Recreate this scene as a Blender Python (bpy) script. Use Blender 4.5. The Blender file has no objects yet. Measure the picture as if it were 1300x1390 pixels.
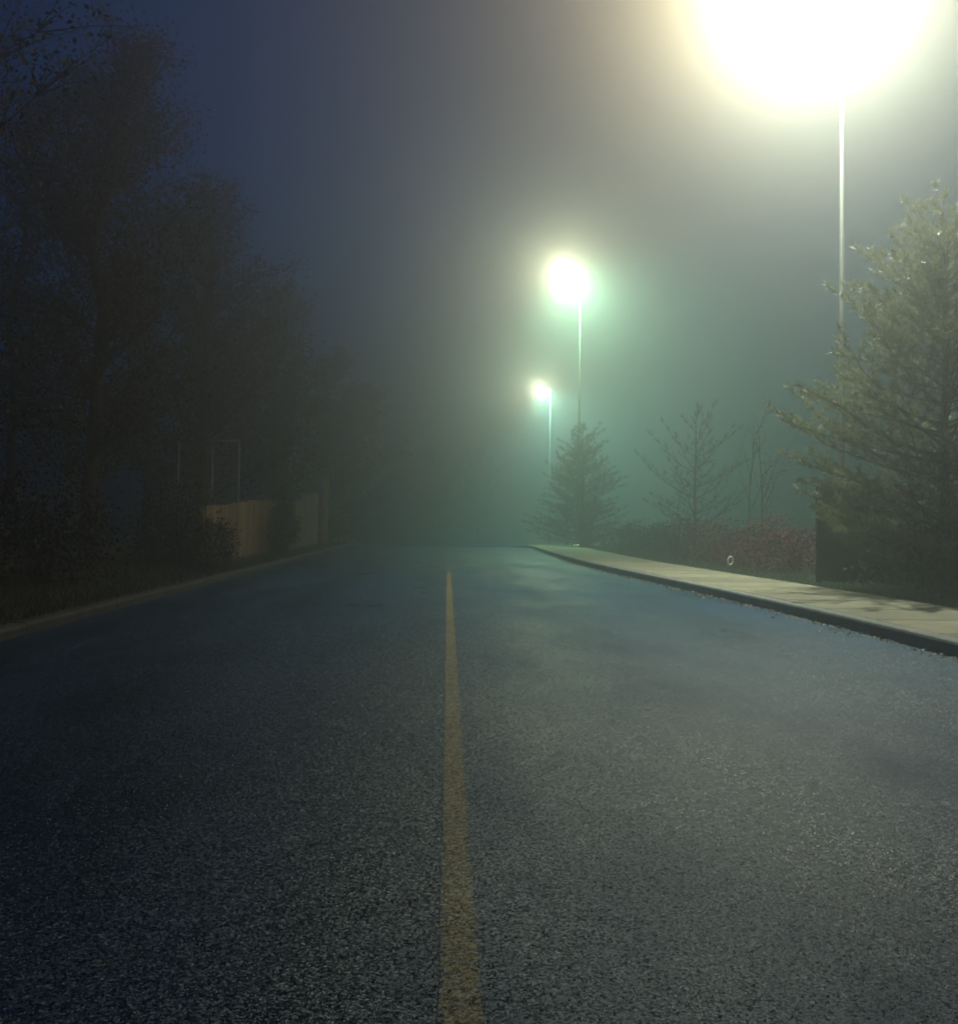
import bpy, math, random
import numpy as np
from mathutils import Vector, Matrix

random.seed(11)
rng = np.random.default_rng(11)
S = bpy.context.scene
C = S.collection
RAD = math.radians

# ------------------------------------------------------------------ camera
cam_data = bpy.data.cameras.new('camera')
cam = bpy.data.objects.new('camera', cam_data)
C.objects.link(cam)
CAM_H = 1.2
yaw, pitch, roll = RAD(1.6515), RAD(2.2153), RAD(0.8)
fw = Vector((math.sin(yaw) * math.cos(pitch), math.cos(yaw) * math.cos(pitch), math.sin(pitch)))
r0 = fw.cross(Vector((0, 0, 1))).normalized()
u0 = r0.cross(fw)
rr = r0 * math.cos(roll) + u0 * math.sin(roll)
uu = u0 * math.cos(roll) - r0 * math.sin(roll)
M = Matrix((rr, uu, -fw)).transposed().to_4x4()
M.translation = (0, 0, CAM_H)
cam.matrix_world = M
cam_data.sensor_fit = 'HORIZONTAL'
cam_data.sensor_width = 36.0
cam_data.lens = 1463 / 1300 * 36.0
cam_data.shift_y = -45 / 1300
cam_data.clip_start = 0.05
cam_data.clip_end = 1000
S.camera = cam

# ------------------------------------------------------------------ night sky, exposure
world = bpy.data.worlds.new('World')
S.world = world
world.use_nodes = True
wn = world.node_tree
wn.nodes.clear()
sky = wn.nodes.new('ShaderNodeTexSky')
sky.sky_type = 'NISHITA'
sky.sun_disc = False
sky.sun_elevation = RAD(3)
sky.sun_rotation = RAD(180)
tint = wn.nodes.new('ShaderNodeMix')
tint.data_type = 'RGBA'
tint.blend_type = 'MULTIPLY'
tint.inputs[0].default_value = 1
tint.inputs[7].default_value = (0.03, 0.27, .95, 1)
bg = wn.nodes.new('ShaderNodeBackground')
bg.inputs['Strength'].default_value = 0.050
wo = wn.nodes.new('ShaderNodeOutputWorld')
wn.links.new(sky.outputs[0], tint.inputs[6])
wn.links.new(tint.outputs[2], bg.inputs['Color'])
wn.links.new(bg.outputs[0], wo.inputs['Surface'])

S.view_settings.view_transform = 'Standard'
S.view_settings.look = 'None'
S.view_settings.gamma = 1
S.view_settings.exposure = 0
S.view_settings.use_curve_mapping = False

HAZE_DENSITY = 0.025
HAZE_G = 0.885
HAZE_COLOUR = (0.80, 0.92, 0.95)
SPOT_ANGLE = 160
SPOT_DIR = (0.55, -0.1, -1)
LAMPS = [   # pole x, pole y, pole height, bare bulb watts and colour, reflector beam watts and colour
    (7.75, 21.0, 12.5, 6100, (.93, .66, .36), 11800, (.66, .98, .92)),
    (6.20, 51.0, 13.15, 1500, (1.0, .90, .56), 21000, (.44, 1.0, .60)),
    (7.75, 82.0, 12.3, 1700, (1.0, .93, .60), 33000, (.34, 1.0, .78)),
]

cy = S.cycles
cy.volume_bounces = 1
cy.max_bounces = 6
cy.diffuse_bounces = 2
cy.glossy_bounces = 2
cy.transparent_max_bounces = 8
cy.use_denoising = True
cy.filter_width = 2.0
cy.volume_step_rate = 1.0
cy.sample_clamp_indirect = 0.5
cy.sample_clamp_direct = 0
cy.caustics_reflective = False
cy.caustics_refractive = False
cy.blur_glossy = 0.3


# ------------------------------------------------------------------ ground profile
def sstep(a, b, t):
    t = min(1, max(0, (t - a) / (b - a)))
    return t * t * (3 - 2 * t)


def gz(y):
    """height of the road surface: level, then over a crest"""
    if y < 45:
        return 0.0
    if y < 53.5:
        return -0.00177 * (y - 45) ** 2
    if y < 85:
        return -0.128 - 0.030 * (y - 53.5)
    return -1.073 - 0.6 * (1 - math.exp(-(y - 85) / 20))


def kr(y):
    """right road edge"""
    return 4.68 - 1.02 * sstep(10, 33, y) + 0.25 * sstep(38, 60, y)


KL = -4.20
WALK = 1.86


# ------------------------------------------------------------------ helpers
def mesh_obj(name, verts, faces, mat=None, parent=None, smooth=False):
    me = bpy.data.meshes.new(name)
    me.from_pydata([tuple(v) for v in verts], [], [tuple(f) for f in faces])
    me.update()
    if smooth:
        me.shade_smooth()
    if mat:
        me.materials.append(mat)
    o = bpy.data.objects.new(name, me)
    C.objects.link(o)
    if parent:
        o.parent = parent
    return o


def np_mesh(name, V, nper, mat=None, parent=None):
    """V: (N, nper, 3) array of loose polygons"""
    V = np.asarray(V, dtype=np.float32)
    n = V.shape[0]
    me = bpy.data.meshes.new(name)
    me.vertices.add(n * nper)
    me.vertices.foreach_set('co', V.reshape(-1))
    me.loops.add(n * nper)
    me.loops.foreach_set('vertex_index', np.arange(n * nper, dtype=np.int32))
    me.polygons.add(n)
    me.polygons.foreach_set('loop_start', np.arange(0, n * nper, nper, dtype=np.int32))
    me.polygons.foreach_set('loop_total', np.full(n, nper, dtype=np.int32))
    me.update(calc_edges=True)
    if mat:
        me.materials.append(mat)
    o = bpy.data.objects.new(name, me)
    C.objects.link(o)
    if parent:
        o.parent = parent
    return o


def thing(name, label, cat, loc=(0, 0, 0), rz=0, group=None):
    o = bpy.data.objects.new(name, None)
    o.empty_display_size = 0.3
    C.objects.link(o)
    o.location = loc
    o.rotation_euler = (0, 0, rz)
    tag(o, label, cat, group)
    return o


def tag(o, label, cat, group=None):
    o['label'] = label
    o['category'] = cat
    if group:
        o['group'] = group
    return o


def kind(o, k):
    o['kind'] = k
    return o


class MB:
    def __init__(self):
        self.v, self.f = [], []

    def box(self, a, b, bevel=0.0):
        (x0, y0, z0), (x1, y1, z1) = a, b
        n = len(self.v)
        if bevel <= 0:
            self.v += [(x0, y0, z0), (x1, y0, z0), (x1, y1, z0), (x0, y1, z0),
                       (x0, y0, z1), (x1, y0, z1), (x1, y1, z1), (x0, y1, z1)]
            self.f += [(n + 3, n + 2, n + 1, n), (n + 4, n + 5, n + 6, n + 7), (n, n + 1, n + 5, n + 4),
                       (n + 1, n + 2, n + 6, n + 5), (n + 2, n + 3, n + 7, n + 6), (n + 3, n, n + 4, n + 7)]
        else:
            e = bevel
            self.v += [(x0, y0, z0), (x1, y0, z0), (x1, y1, z0), (x0, y1, z0),
                       (x0, y0, z1 - e), (x1, y0, z1 - e), (x1, y1, z1 - e), (x0, y1, z1 - e),
                       (x0 + e, y0 + e, z1), (x1 - e, y0 + e, z1), (x1 - e, y1 - e, z1), (x0 + e, y1 - e, z1)]
            self.f += [(n + 3, n + 2, n + 1, n), (n + 8, n + 9, n + 10, n + 11)]
            for i in range(4):
                j = (i + 1) % 4
                self.f += [(n + i, n + j, n + 4 + j, n + 4 + i), (n + 4 + i, n + 4 + j, n + 8 + j, n + 8 + i)]
        return self

    def tube(self, pts, rad, seg=6, cap=True):
        pts = [Vector(p) for p in pts]
        if not hasattr(rad, '__len__'):
            rad = [rad] * len(pts)
        n0 = len(self.v)
        for i, p in enumerate(pts):
            d = (pts[min(i + 1, len(pts) - 1)] - pts[max(i - 1, 0)]).normalized()
            a = d.orthogonal().normalized() if abs(d.z) < .95 else Vector((1, 0, 0))
            a = (a - d * a.dot(d)).normalized()
            b = d.cross(a)
            for k in range(seg):
                t = 2 * math.pi * k / seg
                self.v.append(tuple(p + (a * math.cos(t) + b * math.sin(t)) * rad[i]))
        for i in range(len(pts) - 1):
            for k in range(seg):
                k2 = (k + 1) % seg
                self.f.append((n0 + i * seg + k, n0 + i * seg + k2, n0 + (i + 1) * seg + k2, n0 + (i + 1) * seg + k))
        if cap:
            self.f.append(tuple(n0 + k for k in reversed(range(seg))))
            self.f.append(tuple(n0 + (len(pts) - 1) * seg + k for k in range(seg)))
        return self

    def build(self, name, mat, parent=None, smooth=False):
        return mesh_obj(name, self.v, self.f, mat, parent, smooth)


# ------------------------------------------------------------------ materials
def new_mat(name):
    m = bpy.data.materials.new(name)
    m.use_nodes = True
    nt = m.node_tree
    return m, nt, nt.nodes['Principled BSDF']


def add(nt, t, **kw):
    n = nt.nodes.new(t)
    for k, v in kw.items():
        if k in n.inputs:
            n.inputs[k].default_value = v
        else:
            setattr(n, k, v)
    return n


def ramp(nt, src, stops):
    r = nt.nodes.new('ShaderNodeValToRGB')
    el = r.color_ramp.elements
    while len(el) < len(stops):
        el.new(0.5)
    for e, (p, c) in zip(el, stops):
        e.position = p
        e.color = (*c, 1) if hasattr(c, '__len__') else (c, c, c, 1)
    nt.links.new(src, r.inputs[0])
    return r.outputs[0]


def mixc(nt, f, a, b, blend='MIX'):
    n = nt.nodes.new('ShaderNodeMix')
    n.data_type = 'RGBA'
    n.blend_type = blend
    for i, v in ((0, f), (6, a), (7, b)):
        if hasattr(v, 'is_linked') or hasattr(v, 'links'):
            nt.links.new(v, n.inputs[i])
        else:
            n.inputs[i].default_value = v if i == 0 else (*v, 1)
    return n.outputs[2]


def asphalt_nodes(nt, pr):
    L = nt.links.new
    geo = add(nt, 'ShaderNodeNewGeometry')
    pos = geo.outputs['Position']
    chip = add(nt, 'ShaderNodeTexVoronoi', Scale=145.0)
    L(pos, chip.inputs['Vector'])
    chip2 = add(nt, 'ShaderNodeTexVoronoi', Scale=210.0)
    L(pos, chip2.inputs['Vector'])
    big = add(nt, 'ShaderNodeTexNoise', Scale=0.8, Detail=6.0, Roughness=0.62)
    bmp = add(nt, 'ShaderNodeMapping')
    bmp.inputs['Scale'].default_value = (1.0, .38, 1.0)
    L(pos, bmp.inputs['Vector'])
    L(bmp.outputs[0], big.inputs['Vector'])
    mid = add(nt, 'ShaderNodeTexNoise', Scale=7.0, Detail=6.0, Roughness=0.65)
    L(pos, mid.inputs['Vector'])
    # stone colour, each chip its own
    sep = add(nt, 'ShaderNodeSeparateColor')
    L(chip.outputs['Color'], sep.inputs[0])
    stone = ramp(nt, sep.outputs[0], [(0.0, (.003, .013, .040)), (.5, (.010, .034, .092)), (.88, (.030, .072, .14)), (.96, (.05, .10, .15)), (1.0, (.18, .28, .34))])
    patch = ramp(nt, big.outputs['Fac'], [(.36, .45), (.50, .75), (.64, 1.05)])
    col = mixc(nt, 1.0, stone, patch, 'MULTIPLY')
    patch2 = ramp(nt, mid.outputs['Fac'], [(.35, .8), (.65, 1.12)])
    col = mixc(nt, 1.0, col, patch2, 'MULTIPLY')
    # roughness: wet film varies by patch
    rg = add(nt, 'ShaderNodeMapRange')
    rg.inputs['From Min'].default_value = .3
    rg.inputs['From Max'].default_value = .7
    rg.inputs['To Min'].default_value = .20
    rg.inputs['To Max'].default_value = .52
    L(big.outputs['Fac'], rg.inputs[0])
    rg2 = add(nt, 'ShaderNodeMath', operation='MULTIPLY_ADD')
    L(sep.outputs[1], rg2.inputs[0])
    rg2.inputs[1].default_value = .16
    L(rg.outputs[0], rg2.inputs[2])
    L(rg2.outputs[0], pr.inputs['Roughness'])
    # bump: two chip sizes and undulation, cracks
    b1 = add(nt, 'ShaderNodeBump', Strength=0.4, Distance=0.004, invert=True)
    L(chip.outputs['Distance'], b1.inputs['Height'])
    b2 = add(nt, 'ShaderNodeBump', Strength=0.35, Distance=0.003, invert=True)
    L(chip2.outputs['Distance'], b2.inputs['Height'])
    L(b1.outputs[0], b2.inputs['Normal'])
    b3 = add(nt, 'ShaderNodeBump', Strength=0.22, Distance=0.015)
    L(mid.outputs['Fac'], b3.inputs['Height'])
    L(b2.outputs[0], b3.inputs['Normal'])
    # every exposed chip has its own facet tilt, so some catch the lamp
    vs = add(nt, 'ShaderNodeVectorMath', operation='SUBTRACT')
    L(chip.outputs['Color'], vs.inputs[0])
    vs.inputs[1].default_value = (.5, .5, .5)
    vm = add(nt, 'ShaderNodeVectorMath', operation='SCALE')
    L(vs.outputs[0], vm.inputs[0])
    vm.inputs['Scale'].default_value = .75
    va = add(nt, 'ShaderNodeVectorMath', operation='ADD')
    L(vm.outputs[0], va.inputs[0])
    L(b3.outputs[0], va.inputs[1])
    vn = add(nt, 'ShaderNodeVectorMath', operation='NORMALIZE')
    L(va.outputs[0], vn.inputs[0])
    b3 = vn
    warp = add(nt, 'ShaderNodeTexNoise', Scale=2.2, Detail=5.0)
    L(pos, warp.inputs['Vector'])
    wadd = add(nt, 'ShaderNodeMix', data_type='RGBA', blend_type='ADD')
    wadd.inputs[0].default_value = 0.5
    L(pos, wadd.inputs[6])
    L(warp.outputs['Color'], wadd.inputs[7])
    crack = add(nt, 'ShaderNodeTexVoronoi', Scale=0.17, feature='DISTANCE_TO_EDGE')
    L(wadd.outputs[2], crack.inputs['Vector'])
    cm = ramp(nt, crack.outputs['Distance'], [(0.0, 0.55), (.002, 1.0)])
    cmask = ramp(nt, mid.outputs['Fac'], [(.42, 1.0), (.50, 0.0)])
    cm = mixc(nt, cmask, cm, (1, 1, 1))
    # wheel tracks: polished, a little darker, along each lane
    sxx = add(nt, 'ShaderNodeSeparateXYZ')
    L(wadd.outputs[2], sxx.inputs[0])
    wv = add(nt, 'ShaderNodeMath', operation='MULTIPLY')
    L(sxx.outputs[0], wv.inputs[0])
    wv.inputs[1].default_value = 3.6
    wc = add(nt, 'ShaderNodeMath', operation='COSINE')
    L(wv.outputs[0], wc.inputs[0])
    track = ramp(nt, wc.outputs[0], [(.2, 1.0), (.95, .74)])
    col = mixc(nt, 1.0, col, track, 'MULTIPLY')
    b4 = add(nt, 'ShaderNodeBump', Strength=0.3, Distance=0.01)
    L(cm, b4.inputs['Height'])
    L(b3.outputs[0], b4.inputs['Normal'])
    L(b4.outputs[0], pr.inputs['Normal'])
    col = mixc(nt, cm, (.012, .013, .016), col)
    pr.inputs['Specular IOR Level'].default_value = 0.36
    pr.inputs['Specular Tint'].default_value = (.12, .54, 1.0, 1)
    return col, pos, mid, sep


def mat_asphalt():
    m, nt, pr = new_mat('wet_asphalt')
    col, *_ = asphalt_nodes(nt, pr)
    nt.links.new(col, pr.inputs['Base Color'])
    return m


def mat_paint():
    m, nt, pr = new_mat('worn_yellow_paint')
    L = nt.links.new
    col, pos, mid, sep = asphalt_nodes(nt, pr)
    wear = add(nt, 'ShaderNodeTexNoise', Scale=16.0, Detail=7.0, Roughness=.7)
    L(pos, wear.inputs['Vector'])
    # wear pattern: chips showing through; farther along, the yellow fades into asphalt colour
    sx = add(nt, 'ShaderNodeSeparateXYZ')
    L(pos, sx.inputs[0])
    far = add(nt, 'ShaderNodeMapRange')
    far.inputs['From Min'].default_value = 23
    far.inputs['From Max'].default_value = 27
    far.inputs['To Min'].default_value = 0
    far.inputs['To Max'].default_value = .32
    L(sx.outputs[1], far.inputs[0])
    s = add(nt, 'ShaderNodeMath', operation='ADD')
    L(wear.outputs['Fac'], s.inputs[0])
    L(far.outputs[0], s.inputs[1])
    s2 = add(nt, 'ShaderNodeMath', operation='MULTIPLY_ADD')
    L(sep.outputs[2], s2.inputs[0])
    s2.inputs[1].default_value = .12
    L(s.outputs[0], s2.inputs[2])
    # ragged edges
    ex = add(nt, 'ShaderNodeMath', operation='SUBTRACT')
    L(sx.outputs[0], ex.inputs[0])
    ex.inputs[1].default_value = .051
    ea = add(nt, 'ShaderNodeMath', operation='ABSOLUTE')
    L(ex.outputs[0], ea.inputs[0])
    er = add(nt, 'ShaderNodeMapRange')
    er.inputs['From Min'].default_value = .036
    er.inputs['From Max'].default_value = .056
    er.inputs['To Max'].default_value = .28
    L(ea.outputs[0], er.inputs[0])
    es = add(nt, 'ShaderNodeMath', operation='ADD')
    L(s2.outputs[0], es.inputs[0])
    L(er.outputs[0], es.inputs[1])
    s2 = es
    w = ramp(nt, s2.outputs[0], [(.50, 0.0), (.84, .95)])
    yel = mixc(nt, mid.outputs['Fac'], (.19, .135, .028), (.34, .25, .045))
    L(mixc(nt, w, yel, col), pr.inputs['Base Color'])
    return m


def simple(name, c1, c2, scale=6.0, rough=.7, bump=.3, bdist=.01, metallic=0.0, detail=6.0, obj=False, spec=.4, stretch=None, var=(.82, 1.12)):
    m, nt, pr = new_mat(name)
    L = nt.links.new
    tc = add(nt, 'ShaderNodeTexCoord')
    src = tc.outputs['Object']
    if not obj:
        src = add(nt, 'ShaderNodeNewGeometry').outputs['Position']
    if stretch:
        mp = add(nt, 'ShaderNodeMapping')
        mp.inputs['Scale'].default_value = stretch
        L(src, mp.inputs['Vector'])
        src = mp.outputs[0]
    n = add(nt, 'ShaderNodeTexNoise', Scale=scale, Detail=detail, Roughness=.62)
    L(src, n.inputs['Vector'])
    c = ramp(nt, n.outputs['Fac'], [(.3, c1), (.7, c2)])
    info = add(nt, 'ShaderNodeObjectInfo')
    v = ramp(nt, info.outputs['Random'], [(0, var[0]), (1, var[1])])
    L(mixc(nt, 1.0, c, v, 'MULTIPLY'), pr.inputs['Base Color'])
    pr.inputs['Roughness'].default_value = rough
    pr.inputs['Metallic'].default_value = metallic
    pr.inputs['Specular IOR Level'].default_value = spec
    n2 = add(nt, 'ShaderNodeTexNoise', Scale=scale * 9, Detail=4.0)
    L(src, n2.inputs['Vector'])
    b = add(nt, 'ShaderNodeBump', Strength=bump, Distance=bdist)
    L(n2.outputs['Fac'], b.inputs['Height'])
    L(b.outputs[0], pr.inputs['Normal'])
    return m


def mat_leaf(name, c1, c2, rough=.55, trans=.25, scale=3.0):
    m, nt, pr = new_mat(name)
    L = nt.links.new
    g = add(nt, 'ShaderNodeNewGeometry')
    n = add(nt, 'ShaderNodeTexNoise', Scale=scale, Detail=3.0)
    L(g.outputs['Position'], n.inputs['Vector'])
    mm = add(nt, 'ShaderNodeMath', operation='MULTIPLY_ADD')
    L(g.outputs['Random Per Island'], mm.inputs[0])
    mm.inputs[1].default_value = .5
    L(n.outputs['Fac'], mm.inputs[2])
    c = ramp(nt, mm.outputs[0], [(.35, c1), (1.0, c2)])
    L(c, pr.inputs['Base Color'])
    pr.inputs['Roughness'].default_value = rough
    pr.inputs['Specular IOR Level'].default_value = .35
    tr = add(nt, 'ShaderNodeBsdfTranslucent')
    L(c, tr.inputs['Color'])
    mx = add(nt, 'ShaderNodeMixShader')
    mx.inputs[0].default_value = trans
    out = nt.nodes['Material Output']
    L(pr.outputs[0], mx.inputs[1])
    L(tr.outputs[0], mx.inputs[2])
    L(mx.outputs[0], out.inputs['Surface'])
    return m


ASPHALT = mat_asphalt()
PAINT = mat_paint()
CONCRETE = simple('sidewalk_concrete', (.25, .22, .145), (.43, .375, .255), 3.5, .8, .5, .006)
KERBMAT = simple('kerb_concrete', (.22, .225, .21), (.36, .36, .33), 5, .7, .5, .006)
LEFTKERB = simple('dark_kerb_concrete', (.010, .013, .014), (.055, .065, .07), 4, .8, .5, .006)  # left kerb concrete, much darker than the right kerb
SOIL = simple('soil', (.012, .014, .010), (.035, .035, .022), 2.0, .95, .8, .03)
GRASSDARK = mat_leaf('unlit_grass', (.008, .016, .008), (.022, .034, .014), .7, .15, 1.5)  # darker copy of the grass, the left side's shade put into its colour
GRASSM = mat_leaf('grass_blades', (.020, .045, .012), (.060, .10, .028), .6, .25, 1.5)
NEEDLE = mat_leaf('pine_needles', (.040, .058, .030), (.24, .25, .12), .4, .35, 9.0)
NEEDLE_DARK = mat_leaf('spruce_needles', (.018, .040, .022), (.045, .075, .038), .6, .15, 2.0)
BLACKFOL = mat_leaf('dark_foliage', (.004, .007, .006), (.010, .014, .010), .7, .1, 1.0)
REDLEAF = mat_leaf('red_leaves', (.050, .009, .012), (.14, .022, .024), .6, .2, 2.0)
GREENLEAF = mat_leaf('green_leaves', (.014, .024, .014), (.035, .050, .022), .6, .25, 2.0)
DRYLEAF = mat_leaf('dry_leaves', (.05, .03, .015), (.22, .15, .07), .5, .1, 30.0)
GLINTTIP = simple('pale_glint_tips', (.42, .36, .22), (.62, .55, .36), 9, .6, .3, .002)  # pale colour standing in for lamplight caught on needle tips
BARK = simple('bark', (.035, .026, .018), (.10, .075, .05), 9, .9, 1, .02, stretch=(1, 1, .25))
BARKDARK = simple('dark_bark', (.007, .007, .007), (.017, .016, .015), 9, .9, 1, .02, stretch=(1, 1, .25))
GALV = simple('galvanised_steel', (.40, .41, .38), (.55, .55, .50), 3, .42, .1, .002, metallic=.75, spec=.5)
POLEMAT = simple('dull_grey_pole', (.035, .035, .033), (.06, .06, .055), 3, .6, .1, .002, metallic=.2)
PIPE = simple('dull_pipe', (.13, .14, .15), (.22, .23, .24), 3, .5, .1, .002, metallic=.3)
HOUSING = simple('lamp_housing', (.05, .05, .055), (.08, .08, .085), 4, .5, .1, .002)
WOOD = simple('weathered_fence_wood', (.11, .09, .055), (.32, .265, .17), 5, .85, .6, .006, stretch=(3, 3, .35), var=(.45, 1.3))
DARKWOOD = simple('dark_fence_wood', (.010, .010, .012), (.026, .024, .026), 5, .85, .6, .006, stretch=(3, 3, .35))  # near-black wood for the right fence
PALEPAINT = simple('pale_plastic', (.55, .58, .50), (.75, .76, .68), 20, .45, .1, .002)


def mat_emit(name, col, strength):
    m, nt, pr = new_mat(name)
    pr.inputs['Base Color'].default_value = (.8, .8, .75, 1)
    pr.inputs['Emission Color'].default_value = (*col, 1)
    pr.inputs['Emission Strength'].default_value = strength
    return m


# ------------------------------------------------------------------ ground, road, markings
def stations(y0, y1, fine=1.5):
    ys = [y0]
    while ys[-1] < y1:
        ys.append(ys[-1] + (fine if ys[-1] < 90 else 12))
    ys[-1] = y1
    return ys


def build_ground():
    ys = [-50, -20] + stations(-6, 250)
    V, F = [], []
    rows = []
    for y in ys:
        z = gz(y)
        k = kr(y)
        cols = [(-170, .7), (-60, .7), (-25, .4), (-12, .16), (-7, .12), (-5.5, .11), (KL - .155, .07), (KL - .145, -.10),
                (k + .145, -.10), (k + .155, .02), (k + .15 + WALK - .03, .02), (k + .17 + WALK, .105), (k + 3.2, .12), (k + 5, .15), (12, .2),
                (25, .4), (60, .7), (170, .7)]
        rows.append(len(V))
        V += [(x, y, z + dz) for x, dz in cols]
        n = len(cols)
    for a, b in zip(rows, rows[1:]):
        for i in range(n - 1):
            F.append((a + i, a + i + 1, b + i + 1, b + i))
    return kind(mesh_obj('ground', V, F, SOIL), 'structure')


build_ground()


def strip(name, fl, fr, y0, y1, dz, mat, nx=1, fine=1.5):
    ys = stations(y0, y1, fine)
    V, F = [], []
    for y in ys:
        for i in range(nx + 1):
            a, b = fl(y), fr(y)
            V.append((a + (b - a) * i / nx, y, gz(y) + dz))
    for j in range(len(ys) - 1):
        for i in range(nx):
            a = j * (nx + 1) + i
            F.append((a, a + 1, a + nx + 2, a + nx + 1))
    return mesh_obj(name, V, F, mat)


kind(strip('road', lambda y: KL + .002, lambda y: kr(y) - .002, -8, 250, 0, ASPHALT), 'structure')
# centre line, edges slightly ragged
def build_line():
    V, F = [], []
    y = -4.0
    k = 0
    while y < 62:
        j1 = rng.normal(0, .0025)
        j2 = rng.normal(0, .0025)
        V += [(-.003 + j1, y, gz(y) + .004), (.105 + j2, y, gz(y) + .004)]
        if k:
            a = 2 * k
            F.append((a - 2, a - 1, a + 1, a))
        k += 1
        y += .08 if y < 14 else .5
    o = mesh_obj('centre_line', V, F, PAINT)
    return kind(o, 'structure')


build_line()

# kerbs: cast stones with open joints
def build_kerb(name, fx, side, y0, y1, step, hh, mat):
    root = bpy.data.objects.new(name, None)
    C.objects.link(root)
    kind(root, 'structure')
    y = y0
    while y < y1:
        ya, yb = y + .006, y + step - .006
        V, F = [], []
        hgt = hh + random.uniform(-.003, .003)
        off = random.uniform(-.004, .004)
        prof = [(0.0, -.12), (0.0, hgt - .035), (.010, hgt - .012), (.034, hgt), (.150, hgt + .001), (.150, -.12)]
        n = len(prof)
        for yy in (ya, (ya + yb) / 2, yb):
            for (px, pz) in prof:
                V.append((fx(yy) + side * (px + off), yy, gz(yy) + pz))
        for s_ in range(2):
            for i in range(n):
                j = (i + 1) % n
                q = (s_ * n + i, s_ * n + j, (s_ + 1) * n + j, (s_ + 1) * n + i)
                F.append(q if side < 0 else tuple(reversed(q)))
        F.append(tuple(range(n)) if side > 0 else tuple(reversed(range(n))))
        e = tuple(2 * n + i for i in range(n))
        F.append(tuple(reversed(e)) if side > 0 else e)
        mesh_obj('kerb_stone', V, F, mat, root)
        y += step
    return root


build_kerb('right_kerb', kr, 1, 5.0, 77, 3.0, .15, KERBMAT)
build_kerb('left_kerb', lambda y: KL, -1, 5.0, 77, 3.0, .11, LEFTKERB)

# sidewalk slabs
walk = bpy.data.objects.new('sidewalk', None)
C.objects.link(walk)
kind(walk, 'structure')
y = 6.0
while y < 72:
    ya, yb = y + .013, y + 1.5 - .013
    V = []
    t = random.uniform(-.003, .003)
    for z in (0, 1):
        for yy, e in ((ya, .006), (yb, -.006)):
            for side in (0, 1):
                x = kr(yy) + .150 + (.008 if side == 0 else WALK)
                if z:
                    x += .006 if side == 0 else -.006
                V.append((x, yy + (e if z else 0), gz(yy) + (.151 + t * side if z else .025)))
    V = V[:4] + V[4:]
    F = [(0, 1, 5, 4), (1, 3, 7, 5), (3, 2, 6, 7), (2, 0, 4, 6), (4, 5, 7, 6)]
    mesh_obj('paving_slab', V, F, CONCRETE, walk)
    y += 1.5


# ------------------------------------------------------------------ street lamps
def street_lamp(px, py, H, watts, col, beam, beam_col, label):
    z0 = gz(py) + .13
    t = thing('street_lamp', label, 'street lamp', (px, py, z0), 0, 'street lamps along the right kerb')
    MB().box((-.19, -.19, -.1), (.19, .19, .05), .02).build('base_plate', GALV, t)
    MB().tube([(0, 0, .05), (0, 0, .25), (0, 0, H)], [.075, .062, .034], 14).build('pole', POLEMAT, t, True)
    MB().box((.085, -.05, .55), (.105, .05, .78)).build('access_door', HOUSING, t)
    MB().tube([(0, 0, H - .25), (-.18, 0, H - .02), (-.42, 0, H + .06), (-.62, 0, H + .06)], [.04, .036, .033, .033], 10).build('arm', GALV, t, True)
    MB().tube([(0, 0, H), (0, 0, H + .06)], [.062, .03], 12).build('pole_cap', GALV, t, True)
    # head: flattened cobra housing with a bowl lens beneath
    V, F = [], []
    n = 16
    prof = [(-.30, .02), (-.26, .07), (-.10, .11), (.12, .10), (.28, .06), (.32, .02)]
    for i, (lx, hh) in enumerate(prof):
        w = .155 * math.sin(math.pi * (i + .7) / (len(prof) + .6)) ** .6
        for k in range(n):
            a = 2 * math.pi * k / n
            zz = math.sin(a)
            V.append((-.80 + lx, math.cos(a) * w, H + .07 + (zz * hh if zz > 0 else zz * .02)))
    for i in range(len(prof) - 1):
        for k in range(n):
            k2 = (k + 1) % n
            F.append((i * n + k, (i + 1) * n + k, (i + 1) * n + k2, i * n + k2))
    F.append(tuple(range(n)))
    F.append(tuple((len(prof) - 1) * n + k for k in reversed(range(n))))
    head = mesh_obj('lamp_head', V, F, HOUSING, t, True)
    V, F = [], []
    for i in range(5):
        a = i / 4 * math.pi / 2
        for k in range(n):
            b = 2 * math.pi * k / n
            V.append((-.84 + math.cos(a) * .17 * math.cos(b), math.cos(a) * .12 * math.sin(b), H + .052 - math.sin(a) * .09))
    for i in range(4):
        for k in range(n):
            k2 = (k + 1) % n
            F.append((i * n + k, (i + 1) * n + k, (i + 1) * n + k2, i * n + k2))
    mesh_obj('lens', V, F, mat_emit('lit_lens', col, 60), head, True)
    ld = bpy.data.lights.new('lamp_light', 'POINT')
    ld.energy = watts
    ld.color = col
    ld.shadow_soft_size = .10
    lo = bpy.data.objects.new('lamp_light', ld)
    C.objects.link(lo)
    lo.location = (-.84, 0, H - .17)
    lo.parent = t
    # the reflector throws most of the light down and away from the road
    sd = bpy.data.lights.new('reflector_light', 'SPOT')
    sd.energy = beam
    sd.color = beam_col
    sd.spot_size = RAD(SPOT_ANGLE)
    sd.spot_blend = 1.0
    sd.shadow_soft_size = .10
    so = bpy.data.objects.new('reflector_light', sd)
    C.objects.link(so)
    so.location = (-.84, 0, H - .17)
    so.rotation_euler = Vector(SPOT_DIR).to_track_quat('-Z', 'Y').to_euler()
    so.parent = t
    return t


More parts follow.
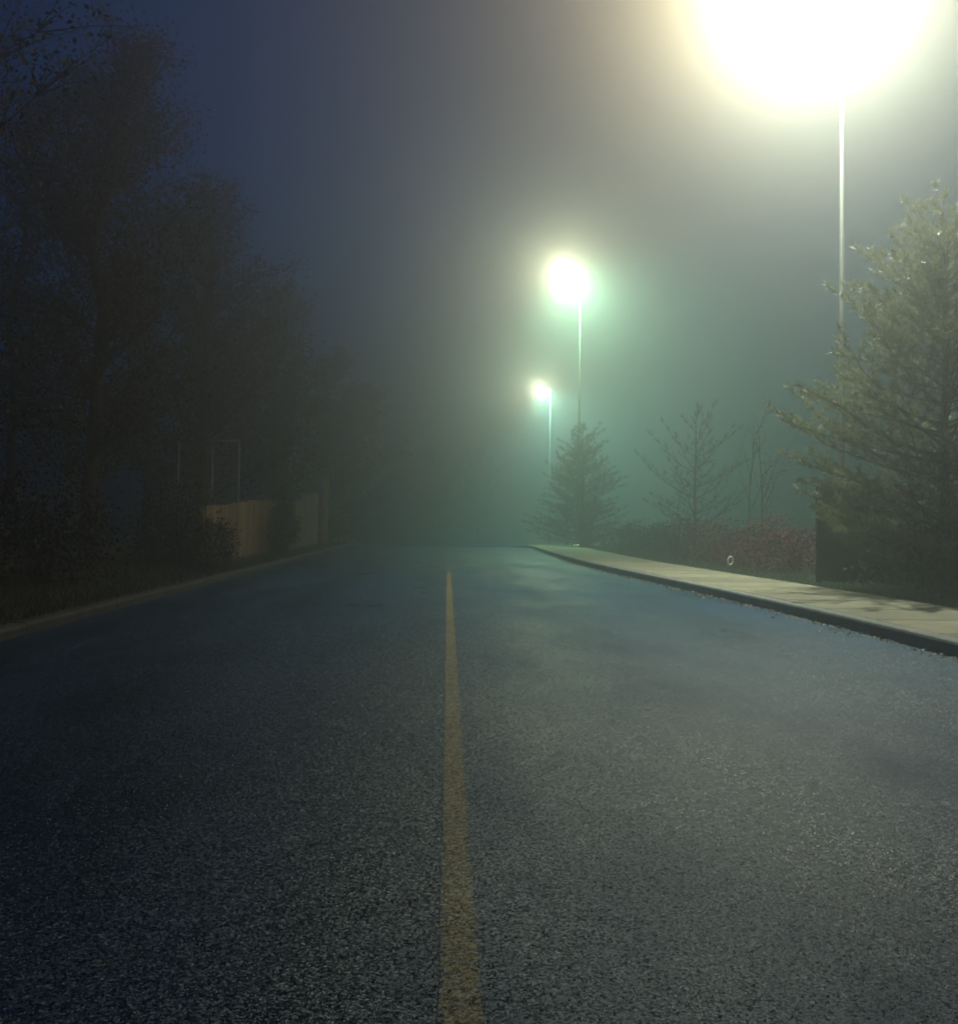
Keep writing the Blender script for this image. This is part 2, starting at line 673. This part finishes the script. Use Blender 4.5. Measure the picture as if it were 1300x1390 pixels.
for (lx, ly, ph, w, c, bw, bc), lab in zip(LAMPS, (
        'tall steel street lamp beside the big pine, its light above the frame, nearest lamp',
        'street lamp with large round glow rising behind the bushy spruce, middle of three',
        'farthest street lamp, small glow low in the fog beyond the crest')):
    street_lamp(lx, ly, ph, w, c, bw, bc, lab)


# ------------------------------------------------------------------ trees
def needles(P, D, n, length, width, spread, rg):
    """P,D (K,3) tuft points and directions -> (K*n,3,3) triangles"""
    K = len(P)
    P = np.repeat(P, n, 0)
    D = np.repeat(D, n, 0)
    d = D + rg.normal(0, spread, D.shape)
    d /= np.linalg.norm(d, axis=1, keepdims=True) + 1e-9
    ln = length * rg.uniform(.65, 1.15, (K * n, 1))
    s = np.cross(d, rg.normal(0, 1, d.shape))
    s /= np.linalg.norm(s, axis=1, keepdims=True) + 1e-9
    P = P + rg.normal(0, length * .12, P.shape)
    return np.stack([P - s * width / 2, P + s * width / 2, P + d * ln], 1)


def conifer(name, label, loc, H, R, z_low, mat, whorl=.27, nb=6, droop=0.0, up=.5, tuft_n=14, nlen=.11, nwid=.007,
            twigs=6, tufts=5, bare_bark=BARK, seed=1, prof=None, trunk_r=.08, spread=.45, group=None, drop=0.0, cat='tree', twiglen=.38, glint_tips=False, lvar=(.62, 1.12)):
    rg = np.random.default_rng(seed)
    rd = random.Random(seed)
    t = thing(name, label, cat, loc, 0, group)
    trunk = MB()
    bend = [(rd.uniform(-.04, .04) * H * .1, rd.uniform(-.04, .04) * H * .1) for _ in range(8)]
    pts = [(bend[i][0] * (i > 0), bend[i][1] * (i > 0), -.1 + (H + .1) * i / 7) for i in range(8)]
    trunk.tube(pts, [trunk_r * (1 - i / 7) ** .8 + .008 for i in range(8)], 8)
    trunk.build('trunk', bare_bark, t, True)
    limbs = MB()
    TP, TD, tipsl = [], [], []

    def axis(z):
        f = max(0, min(6.999, (z + .1) / (H + .1) * 7))
        i = int(f)
        a, b = Vector(pts[i]), Vector(pts[i + 1])
        return a.lerp(b, f - i)
    z = z_low
    while z < H * .985:
        f = (z - z_low) / (H - z_low)
        rad = R * (prof(f) if prof else (1 - f) ** .8)
        m = max(3, int(nb * (1 if f < .8 else .7)))
        a0 = rd.uniform(0, 6.28)
        for k in range(m):
            if rd.random() < drop:
                continue
            a = a0 + k * 6.283 / m + rd.uniform(-.35, .35)
            L = max(.12, rad * rd.uniform(*lvar))
            zz = z + rd.uniform(-.1, .1)
            base = axis(zz)
            dirh = Vector((math.cos(a), math.sin(a), 0))
            u1 = up * rd.uniform(.6, 1.3) * (0.6 + f)
            npt = 5
            bp = []
            for j in range(npt + 1):
                s = j / npt
                bp.append(base + dirh * (L * s) + Vector((0, 0, L * (u1 * s * .6 + u1 * .5 * s * s - droop * s * (1.2 - s) * 1.2)))
                          + Vector((rd.uniform(-.03, .03), rd.uniform(-.03, .03), rd.uniform(-.03, .03))) * L * s)
            limbs.tube(bp, [max(.004, .022 * L / 2 * (1 - j / (npt + .5)) + .003) for j in range(npt + 1)], 4, False)
            nt_ = max(2, int(twigs * min(1.3, L / R * 1.6)))
            for q in range(nt_ + 1):
                s = .22 + .78 * (q / nt_)
                i = min(npt - 1, int(s * npt))
                p = bp[i].lerp(bp[i + 1], s * npt - i)
                bd = (bp[i + 1] - bp[i]).normalized()
                if q == nt_:
                    td, tl = bd, L * .12 + .05
                else:
                    side = Vector((-bd.y, bd.x, 0)) * (1 if q % 2 else -1)
                    td = (bd * rd.uniform(.5, 1.0) + side * rd.uniform(.5, 1.0) + Vector((0, 0, rd.uniform(0, .45) * (up + .3)))).normalized()
                    tl = L * twiglen * (1.15 - s) + .08
                e = p + td * tl
                if q >= nt_ - 2:
                    tipsl.append(e)
                limbs.tube([p, e], [.005, .003], 3, False)
                for w in range(tufts):
                    g = (w + 1) / tufts
                    pp = p.lerp(e, g)
                    TP.append(tuple(pp))
                    dd = (td * .8 + Vector((0, 0, .35 * up))).normalized()
                    TD.append(tuple(dd))
        z += whorl * rd.uniform(.8, 1.25)
    TP.append(tuple(pts[-1])); TD.append((0, 0, 1))
    if glint_tips:  # pale spikes added at branch ends as painted lamp glints
        cb = MB()
        for p in tipsl:
            if p.z > H * .38 and rd.random() < .75:
                for q in range(rd.randint(1, 3)):
                    d = Vector((rd.uniform(-.6, .6), rd.uniform(-.6, .6), 1)).normalized()
                    cb.tube([p, p + d * rd.uniform(.07, .17)], [.011, .004], 4, False)
        kind(cb.build('glint_tips', GLINTTIP, t), 'stuff')
    limbs.build('branches', bare_bark, t)
    np_mesh('foliage', needles(np.array(TP), np.array(TD), tuft_n, nlen, nwid, spread, rg), 3, mat, t)
    return t


def pine_prof(f):
    # wide low, tapering leader
    pts = [(0, .92), (.15, 1.0), (.32, .98), (.50, .76), (.70, .50), (.85, .30), (1, .10)]
    for (a, b), (c, d) in zip(pts, pts[1:]):
        if f <= c:
            return b + (d - b) * (f - a) / (c - a)
    return .1


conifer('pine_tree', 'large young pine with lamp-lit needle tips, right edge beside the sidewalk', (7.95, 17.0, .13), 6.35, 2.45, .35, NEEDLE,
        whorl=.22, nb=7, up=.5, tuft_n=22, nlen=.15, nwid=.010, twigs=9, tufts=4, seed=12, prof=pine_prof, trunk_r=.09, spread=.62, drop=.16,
        twiglen=.5, glint_tips=True, lvar=(.70, 1.03))
conifer('spruce_tree', 'bushy dark spruce standing at the foot of the middle lamp pole', (5.95, 47.5, gz(47.5) + .12), 5.3, 2.1, .15, NEEDLE_DARK,
        whorl=.17, nb=7, up=.45, tuft_n=9, nlen=.17, nwid=.016, twigs=6, tufts=3, seed=8, trunk_r=.09, spread=.7, drop=.2,
        prof=lambda f: (1 - f) ** .55 * (1 + .16 * math.sin(f * 15 + 1)) * .95)
conifer('pine_sapling', 'thin open pine sapling with sparse branches behind the red hedge', (7.85, 34, .2), 4.45, 2.0, .9, NEEDLE_DARK,
        whorl=.42, nb=5, up=.75, tuft_n=7, nlen=.15, nwid=.012, twigs=5, tufts=3, seed=3, trunk_r=.05, spread=.5, drop=.25,
        prof=lambda f: (1 - f) ** .6)
conifer('fir_tree', 'dim conifer in the fog left of the bushy spruce, beyond the crest', (6.9, 62, gz(62) + .12), 5.6, 2.2, .3, NEEDLE_DARK,
        whorl=.36, nb=7, up=.2, tuft_n=7, nlen=.2, nwid=.024, twigs=6, tufts=3, seed=18, trunk_r=.09)


def bare_tree(name, label, loc, H, levels, mat, leafmat=None, nleaf=0, seed=1, r0=.03, spread=.5, first=.35, group=None, lean=0, leaf=.05, cat='tree', kids=(3, 5)):
    rd = random.Random(seed)
    rg = np.random.default_rng(seed)
    t = thing(name, label, cat, loc, 0, group)
    tips = []
    tr, br = MB(), MB()

    def grow(p, d, L, r, lv, mb):
        n = 5
        pts = [p]
        for i in range(n):
            d = (d + Vector((rd.uniform(-1, 1), rd.uniform(-1, 1), rd.uniform(-.4, .8))) * .10).normalized()
            pts.append(pts[-1] + d * L / n)
        mb.tube(pts, [max(.0035, r * (1 - .75 * i / n)) for i in range(n + 1)], 7 if lv == 0 else 4, False)
        if lv >= levels:
            tips.extend(pts[1:])
            return
        m = rd.randint(*kids) + (5 if lv == 0 else 0)
        for k in range(m):
            s = (first if lv == 0 else .25) + (1 - (first if lv == 0 else .25)) * (k + .5) / m
            i = min(n - 1, int(s * n))
            q = pts[i].lerp(pts[i + 1], s * n - i)
            ax = Vector((rd.uniform(-1, 1), rd.uniform(-1, 1), rd.uniform(-.2, .5))).normalized()
            nd = (d * (1 - spread) + ax * spread + Vector((0, 0, .15))).normalized()
            grow(q, nd, L * rd.uniform(.35, .55) * (1.15 - .5 * s), max(.004, r * .5), lv + 1, br)
    grow(Vector((0, 0, -.1)), Vector((lean, 0, 1)).normalized(), H, r0, 0, tr)
    tr.build('trunk', mat, t, True)
    br.build('branches', mat, t)
    if leafmat and tips:
        P = np.array([tuple(p) for p in tips])
        P = P[rg.integers(0, len(P), nleaf)] + rg.normal(0, leaf * 2.2, (nleaf, 3))
        np_mesh('foliage', leaves(P, leaf, rg), 4, leafmat, t)
    return t


def leaves(P, size, rg):
    n = len(P)
    a = rg.normal(0, 1, (n, 3)); a /= np.linalg.norm(a, axis=1, keepdims=True)
    b = np.cross(a, rg.normal(0, 1, (n, 3))); b /= np.linalg.norm(b, axis=1, keepdims=True)
    s = size * rg.uniform(.6, 1.3, (n, 1))
    return np.stack([P, P + a * s * .5 + b * s * .28, P + a * s, P + a * s * .5 - b * s * .28], 1)


bare_tree('thin_sapling', 'slender nearly bare sapling standing between the open pine sapling and the big pine', (8.3, 28, .2), 3.15, 2, BARKDARK, GREENLEAF, 260, seed=4,
          r0=.03, spread=.62, first=.3, leaf=.05, kids=(2, 4))
bare_tree('young_birch', 'faint leafless young tree in the fog right of the thin sapling, behind the hedge', (10.2, 36, .25), 4.2, 2, BARKDARK, None, 0, seed=14, r0=.035, spread=.5, first=.3, kids=(2, 4))


def shrub(label, loc, rx, ry, H, mat, nleaf, leaf, seed, name='shrub', group=None, stems=14, top_rough=.18):
    rg = np.random.default_rng(seed)
    rd = random.Random(seed)
    t = thing(name, label, 'shrub', loc, 0, group)
    st = MB()
    for i in range(stems):
        a = rd.uniform(0, 6.28)
        q = rd.uniform(.2, .95)
        st.tube([(math.cos(a) * .1, math.sin(a) * .1, -.05), (math.cos(a) * rx * q * .5, math.sin(a) * ry * q * .5, H * .5),
                 (math.cos(a) * rx * q, math.sin(a) * ry * q, H * rd.uniform(.8, 1.08))], [.012, .008, .003], 4, False)
    st.build('stems', BARKDARK, t)
    ncl = 46
    cl = []
    for i in range(ncl):
        a = rd.uniform(0, 6.28)
        q = math.sqrt(rd.random())
        zz = rd.uniform(.08, 1) * H * (1 - .25 * q * q) + rd.uniform(-1, 1) * top_rough * H * .5
        cl.append((math.cos(a) * rx * q * .92, math.sin(a) * ry * q * .92, max(.06, zz)))
    cl = np.array(cl)
    P = cl[rg.integers(0, ncl, nleaf)] + rg.normal(0, 1, (nleaf, 3)) * np.array([rx * .17, ry * .17, H * .10])
    P[:, 2] = np.abs(P[:, 2])
    np_mesh('foliage', leaves(P, leaf, rg), 4, mat, t)
    return t


def woodland_tree(label, loc, H, seed, nleaf, group):
    rd = random.Random(seed)
    rg = np.random.default_rng(seed)
    t = thing('woodland_tree', label, 'tree', loc, 0, group)
    tr, br = MB(), MB()
    pts = [Vector((rd.uniform(-.12, .12) * i * .5, rd.uniform(-.12, .12) * i * .5, -.1 + (H + .1) * i / 8)) for i in range(9)]
    tr.tube(pts, [.19 * (1 - i / 8) ** .8 + .015 for i in range(9)], 8)
    tips = []
    for k in range(60):
        f = .12 + .86 * (k + rd.random()) / 60
        i = min(7, int(f * 8))
        p = pts[i].lerp(pts[i + 1], f * 8 - i)
        a = rd.uniform(0, 6.283)
        L = (.5 + 2.9 * math.sin(math.pi * min(1, f * .85 + .12)) ** .8) * rd.uniform(.6, 1.15)
        d = Vector((math.cos(a), math.sin(a), rd.uniform(.2, 1.1))).normalized()
        q = [p]
        for j in range(5):
            d = (d + Vector((rd.uniform(-.3, .3), rd.uniform(-.3, .3), rd.uniform(-.15, .3)))).normalized()
            q.append(q[-1] + d * L / 5)
        br.tube(q, [.035 - .006 * j for j in range(6)], 4, False)
        for j in range(1, 6):
            for w in range(6):
                e = (d + Vector((rd.uniform(-1, 1), rd.uniform(-1, 1), rd.uniform(-.5, 1)))).normalized()
                b = q[j] + e * L * rd.uniform(.12, .42)
                br.tube([q[j], (q[j] + b) / 2 + Vector((0, 0, .05)), b], [.011, .007, .003], 3, False)
                tips += [q[j].lerp(b, .5), b]
    tr.build('trunk', BARKDARK, t, True)
    br.build('branches', BARKDARK, t)
    P = np.array([tuple(p) for p in tips])
    P = P[rg.integers(0, len(P), nleaf)] + rg.normal(0, .17, (nleaf, 3))
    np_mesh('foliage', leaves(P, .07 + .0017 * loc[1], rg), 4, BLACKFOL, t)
    return t


# hedge of red leaved shrubs behind the sidewalk
hedge = [((9.0, 23.2), 'reddish hedge shrub half hidden behind the left end of the dark board fence'),
         ((7.75, 24.2), 'reddish hedge shrub just left of the dark board fence, before the ring marker'),
         ((7.75, 26.2), 'reddish hedge shrub second along the row, behind the small pale ring'),
         ((7.55, 28.3), 'reddish hedge shrub below the thin bare sapling, middle of the row'),
         ((7.35, 30.6), 'reddish hedge shrub just right of the pine sapling trunk, brightest red'),
         ((7.10, 33.0), 'reddish hedge shrub under the open pine sapling, fifth along the row'),
         ((6.85, 35.6), 'dark hedge shrub left of the pine sapling, sixth along the row'),
         ((6.65, 38.4), 'low dark hedge shrub ending the row towards the bushy spruce')]
for i, ((sx, sy), lab) in enumerate(hedge):
    shrub(lab, (sx, sy, .1), .95, 1.35, 1.12 + (i % 3) * .06 - (.12 if i > 5 else 0), REDLEAF if i < 5 else GREENLEAF, 3600, .065, 30 + i,
          name='hedge_shrub', group='hedge shrubs in a row behind the sidewalk')
shrub('small reddish shrub at the base of the middle lamp pole', (5.75, 44.6, .1), .45, .5, 1.25, REDLEAF, 1100, .08, 50)
shrub('low green shrub between the hedge row and the bushy spruce', (6.9, 42.5, .1), .8, .8, .9, GREENLEAF, 1500, .08, 51)
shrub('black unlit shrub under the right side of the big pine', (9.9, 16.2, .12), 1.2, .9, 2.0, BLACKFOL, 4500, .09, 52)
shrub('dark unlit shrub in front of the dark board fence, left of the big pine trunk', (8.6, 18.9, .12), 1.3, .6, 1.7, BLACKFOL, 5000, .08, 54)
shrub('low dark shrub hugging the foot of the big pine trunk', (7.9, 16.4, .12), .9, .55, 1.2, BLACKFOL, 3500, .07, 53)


# ------------------------------------------------------------------ fences
def board_mesh(name, w, h, th, mat, dogear=True):
    e = w * .22 if dogear else 0
    V = []
    for y_ in (-th / 2, th / 2):
        V += [(-w / 2, y_, 0), (w / 2, y_, 0), (w / 2, y_, h - e), (w / 2 - e, y_, h), (-w / 2 + e, y_, h), (-w / 2, y_, h - e)]
    F = [(0, 1, 2, 3, 4, 5), (11, 10, 9, 8, 7, 6)]
    for i in range(6):
        j = (i + 1) % 6
        F.append((j, i, i + 6, j + 6))
    me = bpy.data.meshes.new(name)
    me.from_pydata(V, [], F)
    me.materials.append(mat)
    return me


def board_fence(name, label, p0, p1, zf, w, h, mat, gap=.012, post=2.4, hf=None, group=None):
    (x0, y0), (x1, y1) = p0, p1
    L = math.hypot(x1 - x0, y1 - y0)
    ang = math.atan2(y1 - y0, x1 - x0)
    t = thing(name, label, 'fence', (x0, y0, 0), ang, group)
    me = board_mesh('board', w, h, .02, mat)
    n = int(L / (w + gap))
    ca, sa = math.cos(ang), math.sin(ang)
    for i in range(n):
        s = (i + .5) * (w + gap)
        o = bpy.data.objects.new('board', me)
        C.objects.link(o)
        o.parent = t
        z = zf(x0 + ca * s, y0 + sa * s)
        o.location = (s, random.uniform(-.003, .003), z + random.uniform(-.012, .012))
        o.rotation_euler = (random.uniform(-.006, .006), random.uniform(-.008, .008), random.uniform(-.02, .02))
        o.scale = (random.uniform(.97, 1.0), 1, (hf(s) if hf else 1) * random.uniform(.985, 1.01))
    npost = int(L / post) + 1
    for i in range(npost + 1):
        s = min(L, i * post)
        z = zf(x0 + ca * s, y0 + sa * s)
        k = hf(s) if hf else 1
        MB().box((s - .045, .045, z - .1), (s + .045, .135, z + h * k * .97), .01).build('post', mat, t)
        if i < npost and s < L:
            s2 = min(L, s + post)
            z2 = zf(x0 + ca * s2, y0 + sa * s2)
            k2 = hf(s2) if hf else 1
            for q in (.16, .82):
                V = [(s, .013, z + h * q * k), (s2, .013, z2 + h * q * k2), (s2, .043, z2 + h * q * k2), (s, .043, z + h * q * k)]
                V += [(a, b, c + .085) for a, b, c in V]
                mesh_obj('rail', V, [(3, 2, 1, 0), (4, 5, 6, 7), (0, 1, 5, 4), (1, 2, 6, 5), (2, 3, 7, 6), (3, 0, 4, 7)], mat, t)
    return t


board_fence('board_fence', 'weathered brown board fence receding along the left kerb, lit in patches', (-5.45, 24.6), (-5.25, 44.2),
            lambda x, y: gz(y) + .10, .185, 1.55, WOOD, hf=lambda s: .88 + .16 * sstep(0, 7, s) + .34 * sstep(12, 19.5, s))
board_fence('board_fence', 'dark board fence behind the big pine, meeting the red hedge', (7.05, 20.2), (13.5, 20.2),
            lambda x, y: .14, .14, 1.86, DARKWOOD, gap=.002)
t = thing('tall_post', 'tall pale wooden post at the far end of the brown board fence', 'post', (-5.02, 44.5, .1))
MB().box((-.11, -.11, -.1), (.11, .11, 2.85), .02).build('shaft', WOOD, t)
MB().box((-.125, -.125, 2.853), (.125, .125, 2.91), .03).build('post_cap', WOOD, t)


# tall galvanised frame with wire mesh
def mesh_fence():
    t = thing('chain_link_fence', 'tall thin pipe frame with chain-link mesh above the dark left shrubs', 'fence', (-7.45, 30, .14))
    H = 3.15
    for s, h in ((0, H), (.95, H - .05), (1.75, H), (3.4, H)):
        pass
    for s in (0, .93, 1.66):
        MB().tube([(s, 0, -.1), (s, 0, H if s != .93 else H - .12)], .021, 8).build('post', PIPE, t, True)
    MB().tube([(-.02, 0, H), (1.68, 0, H + .03)], .019, 8).build('top_rail', PIPE, t, True)
    MB().tube([(0, 0, 1.1), (1.66, 0, 1.14)], .015, 8).build('middle_rail', PIPE, t, True)
    w = MB()
    st = .09
    x = -H
    while x < 1.66:
        for sgn in (1, -1):
            a0, a1 = max(0, x), min(1.66, x + H)
            if a1 > a0:
                z0, z1 = a0 - x, a1 - x
                if sgn < 0:
                    z0, z1 = H - z0, H - z1
                w.tube([(a0, .003 * sgn, z0), (a1, .003 * sgn, z1)], .0016, 3, False)
        x += st
    w.build('wire_mesh', PIPE, t)


mesh_fence()

# ------------------------------------------------------------------ left side vegetation
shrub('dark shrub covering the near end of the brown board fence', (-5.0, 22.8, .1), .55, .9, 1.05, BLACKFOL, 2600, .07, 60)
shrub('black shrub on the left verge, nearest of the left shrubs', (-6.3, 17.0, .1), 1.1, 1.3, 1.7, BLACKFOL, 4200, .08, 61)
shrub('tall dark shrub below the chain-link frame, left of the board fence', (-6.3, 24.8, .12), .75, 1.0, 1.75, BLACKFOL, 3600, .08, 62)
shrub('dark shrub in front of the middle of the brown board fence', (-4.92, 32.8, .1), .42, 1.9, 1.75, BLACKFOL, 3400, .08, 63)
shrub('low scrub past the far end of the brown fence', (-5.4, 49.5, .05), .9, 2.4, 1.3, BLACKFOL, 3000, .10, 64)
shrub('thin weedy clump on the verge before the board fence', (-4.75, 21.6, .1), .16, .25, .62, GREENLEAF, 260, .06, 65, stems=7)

left = [(-8.0, 14.5, 12.5, 'tall black tree nearest on the left, barely visible in the dark'),
        (-10.5, 19.5, 13.5, 'tall black tree behind the nearest left tree, second from the camera'),
        (-8.4, 25.5, 12.0, 'dark many-branched tree just left of the chain-link frame'),
        (-10.2, 31.5, 14.0, 'tall dark tree standing right behind the chain-link frame'),
        (-8.2, 36.5, 12.0, 'dark tree above the near half of the brown board fence'),
        (-9.6, 42.5, 13.2, 'dim tree above the far half of the brown board fence'),
        (-7.8, 49.0, 11.0, 'dim tree in the fog just past the far end of the brown fence'),
        (-9.2, 57.0, 13.0, 'dim foggy tree on the left near the crest, behind its neighbour'),
        (-7.4, 66.0, 11.0, 'faint left tree deep in the fog beyond the crest'),
        (-13.5, 25.0, 14.8, 'black tree filling the gap behind the second left tree'),
        (-14.0, 35.0, 14.6, 'dark tree set farthest back on the left, beyond the chain-link frame'),
        (-13.0, 47.0, 14.5, 'dark tree set back behind the middle of the left row'),
        (-7.0, 80.0, 11.5, 'faintest left tree, farthest in the fog beyond the crest')]
for i, (x, y, h, lab) in enumerate(left):
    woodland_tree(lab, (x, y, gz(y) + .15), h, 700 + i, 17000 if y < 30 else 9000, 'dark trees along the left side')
kt = [(-2.2, 118, 9.5, 81, 'hazy tree closing the far end of the road, left of centre'),
      (3.5, 124, 10.5, 82, 'hazy tree closing the far end of the road, near the farthest lamp')]
for x, y, h, sd, lab in kt:
    woodland_tree(lab, (x, y, gz(y) + .1), h, sd, 5000, 'hazy trees at the far end of the road')


# ------------------------------------------------------------------ grass, litter
def blades(name, xs, ys, zs, hmin, hmax, wid, mat):
    n = len(xs)
    P = np.stack([xs, ys, zs], 1)
    a = rng.uniform(0, 6.283, n)
    s = np.stack([np.cos(a), np.sin(a), np.zeros(n)], 1) * wid
    h = rng.uniform(hmin, hmax, n)
    tip = np.stack([rng.normal(0, .5, n) * h, rng.normal(0, .5, n) * h, h], 1)
    return kind(np_mesh(name, np.stack([P - s / 2, P + s / 2, P + tip], 1), 3, mat), 'stuff')


krv = np.vectorize(kr)
gzv = np.vectorize(gz)


def verge_right(n):
    ys = 9 + 40 * rng.random(n) ** 1.5
    d = rng.random(n) ** 1.3 * 4.5
    xs = krv(ys) + .15 + WALK - .02 + d + rng.normal(0, .045, n)
    zs = gzv(ys) + .10 + .01 * d
    return xs, ys, zs


def verge_left(n):
    ys = 7 + 42 * rng.random(n) ** 1.4
    d = rng.random(n) ** 1.2 * 4
    xs = KL - .14 - d + rng.normal(0, .02, n)
    return xs, ys, gzv(ys) + .10 + .008 * d


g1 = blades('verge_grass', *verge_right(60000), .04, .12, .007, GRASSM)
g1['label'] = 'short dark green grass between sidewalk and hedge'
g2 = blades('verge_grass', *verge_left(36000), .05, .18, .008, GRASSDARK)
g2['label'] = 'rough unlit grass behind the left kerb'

# leaf litter in the gutters
n = 2600
ys = 6 + 40 * rng.random(n) ** 1.3
d = np.abs(rng.normal(0, .09, n)) * (1 + .8 * np.sin(ys * 1.7) ** 2)
P = np.stack([krv(ys) - .01 - d, ys, gzv(ys) + rng.uniform(.006, .02, n)], 1)
a = rng.uniform(0, 6.28, n)
sz = rng.uniform(.008, .028, n)
dx = np.stack([np.cos(a) * sz, np.sin(a) * sz, rng.uniform(-.1, .5, n) * sz], 1)
dy = np.stack([-np.sin(a) * sz * .5, np.cos(a) * sz * .5, rng.uniform(-.2, .4, n) * sz], 1)
lit = kind(np_mesh('leaf_litter', np.stack([P - dx, P + dy, P + dx, P - dy], 1), 4, DRYLEAF), 'stuff')
lit['label'] = 'small wet leaves and grit gathered in the right gutter'

# small pale ring on a stake at the lawn edge
t = thing('ring_marker', 'small pale oval ring marker on a thin stake at the lawn edge before the hedge', 'marker', (6.13, 23.4, .1))
MB().tube([(0, 0, -.05), (0, 0, .2)], .006, 6).build('stake', GALV, t)
V, F = [], []
N, K = 20, 6
for i in range(N):
    A = 2 * math.pi * i / N
    for k in range(K):
        B = 2 * math.pi * k / K
        rr_ = 1 + .022 / .08 * math.cos(B)
        V.append((.065 * math.cos(A) * rr_, .015 * math.sin(B), .30 + .088 * math.sin(A) * rr_))
for i in range(N):
    for k in range(K):
        F.append((i * K + k, i * K + (k + 1) % K, ((i + 1) % N) * K + (k + 1) % K, ((i + 1) % N) * K + k))
ring = mesh_obj('ring', V, F, PALEPAINT, t, True)
ring.rotation_euler = (0, RAD(12), RAD(20))

# ------------------------------------------------------------------ the foggy air
bx = MB().box((-185, -60, -9), (185, 262, 18))
hz = bx.build('haze', None)
hm = bpy.data.materials.new('fog')
hm.use_nodes = True
hn = hm.node_tree
hn.nodes.clear()
pv = hn.nodes.new('ShaderNodeVolumePrincipled')
pv.inputs['Color'].default_value = (*HAZE_COLOUR, 1)
pv.inputs['Density'].default_value = HAZE_DENSITY
pv.inputs['Anisotropy'].default_value = HAZE_G
ho = hn.nodes.new('ShaderNodeOutputMaterial')
hn.links.new(pv.outputs[0], ho.inputs['Volume'])
hm.cycles.volume_sampling = 'DISTANCE'
hz.data.materials.append(hm)
kind(hz, 'stuff')
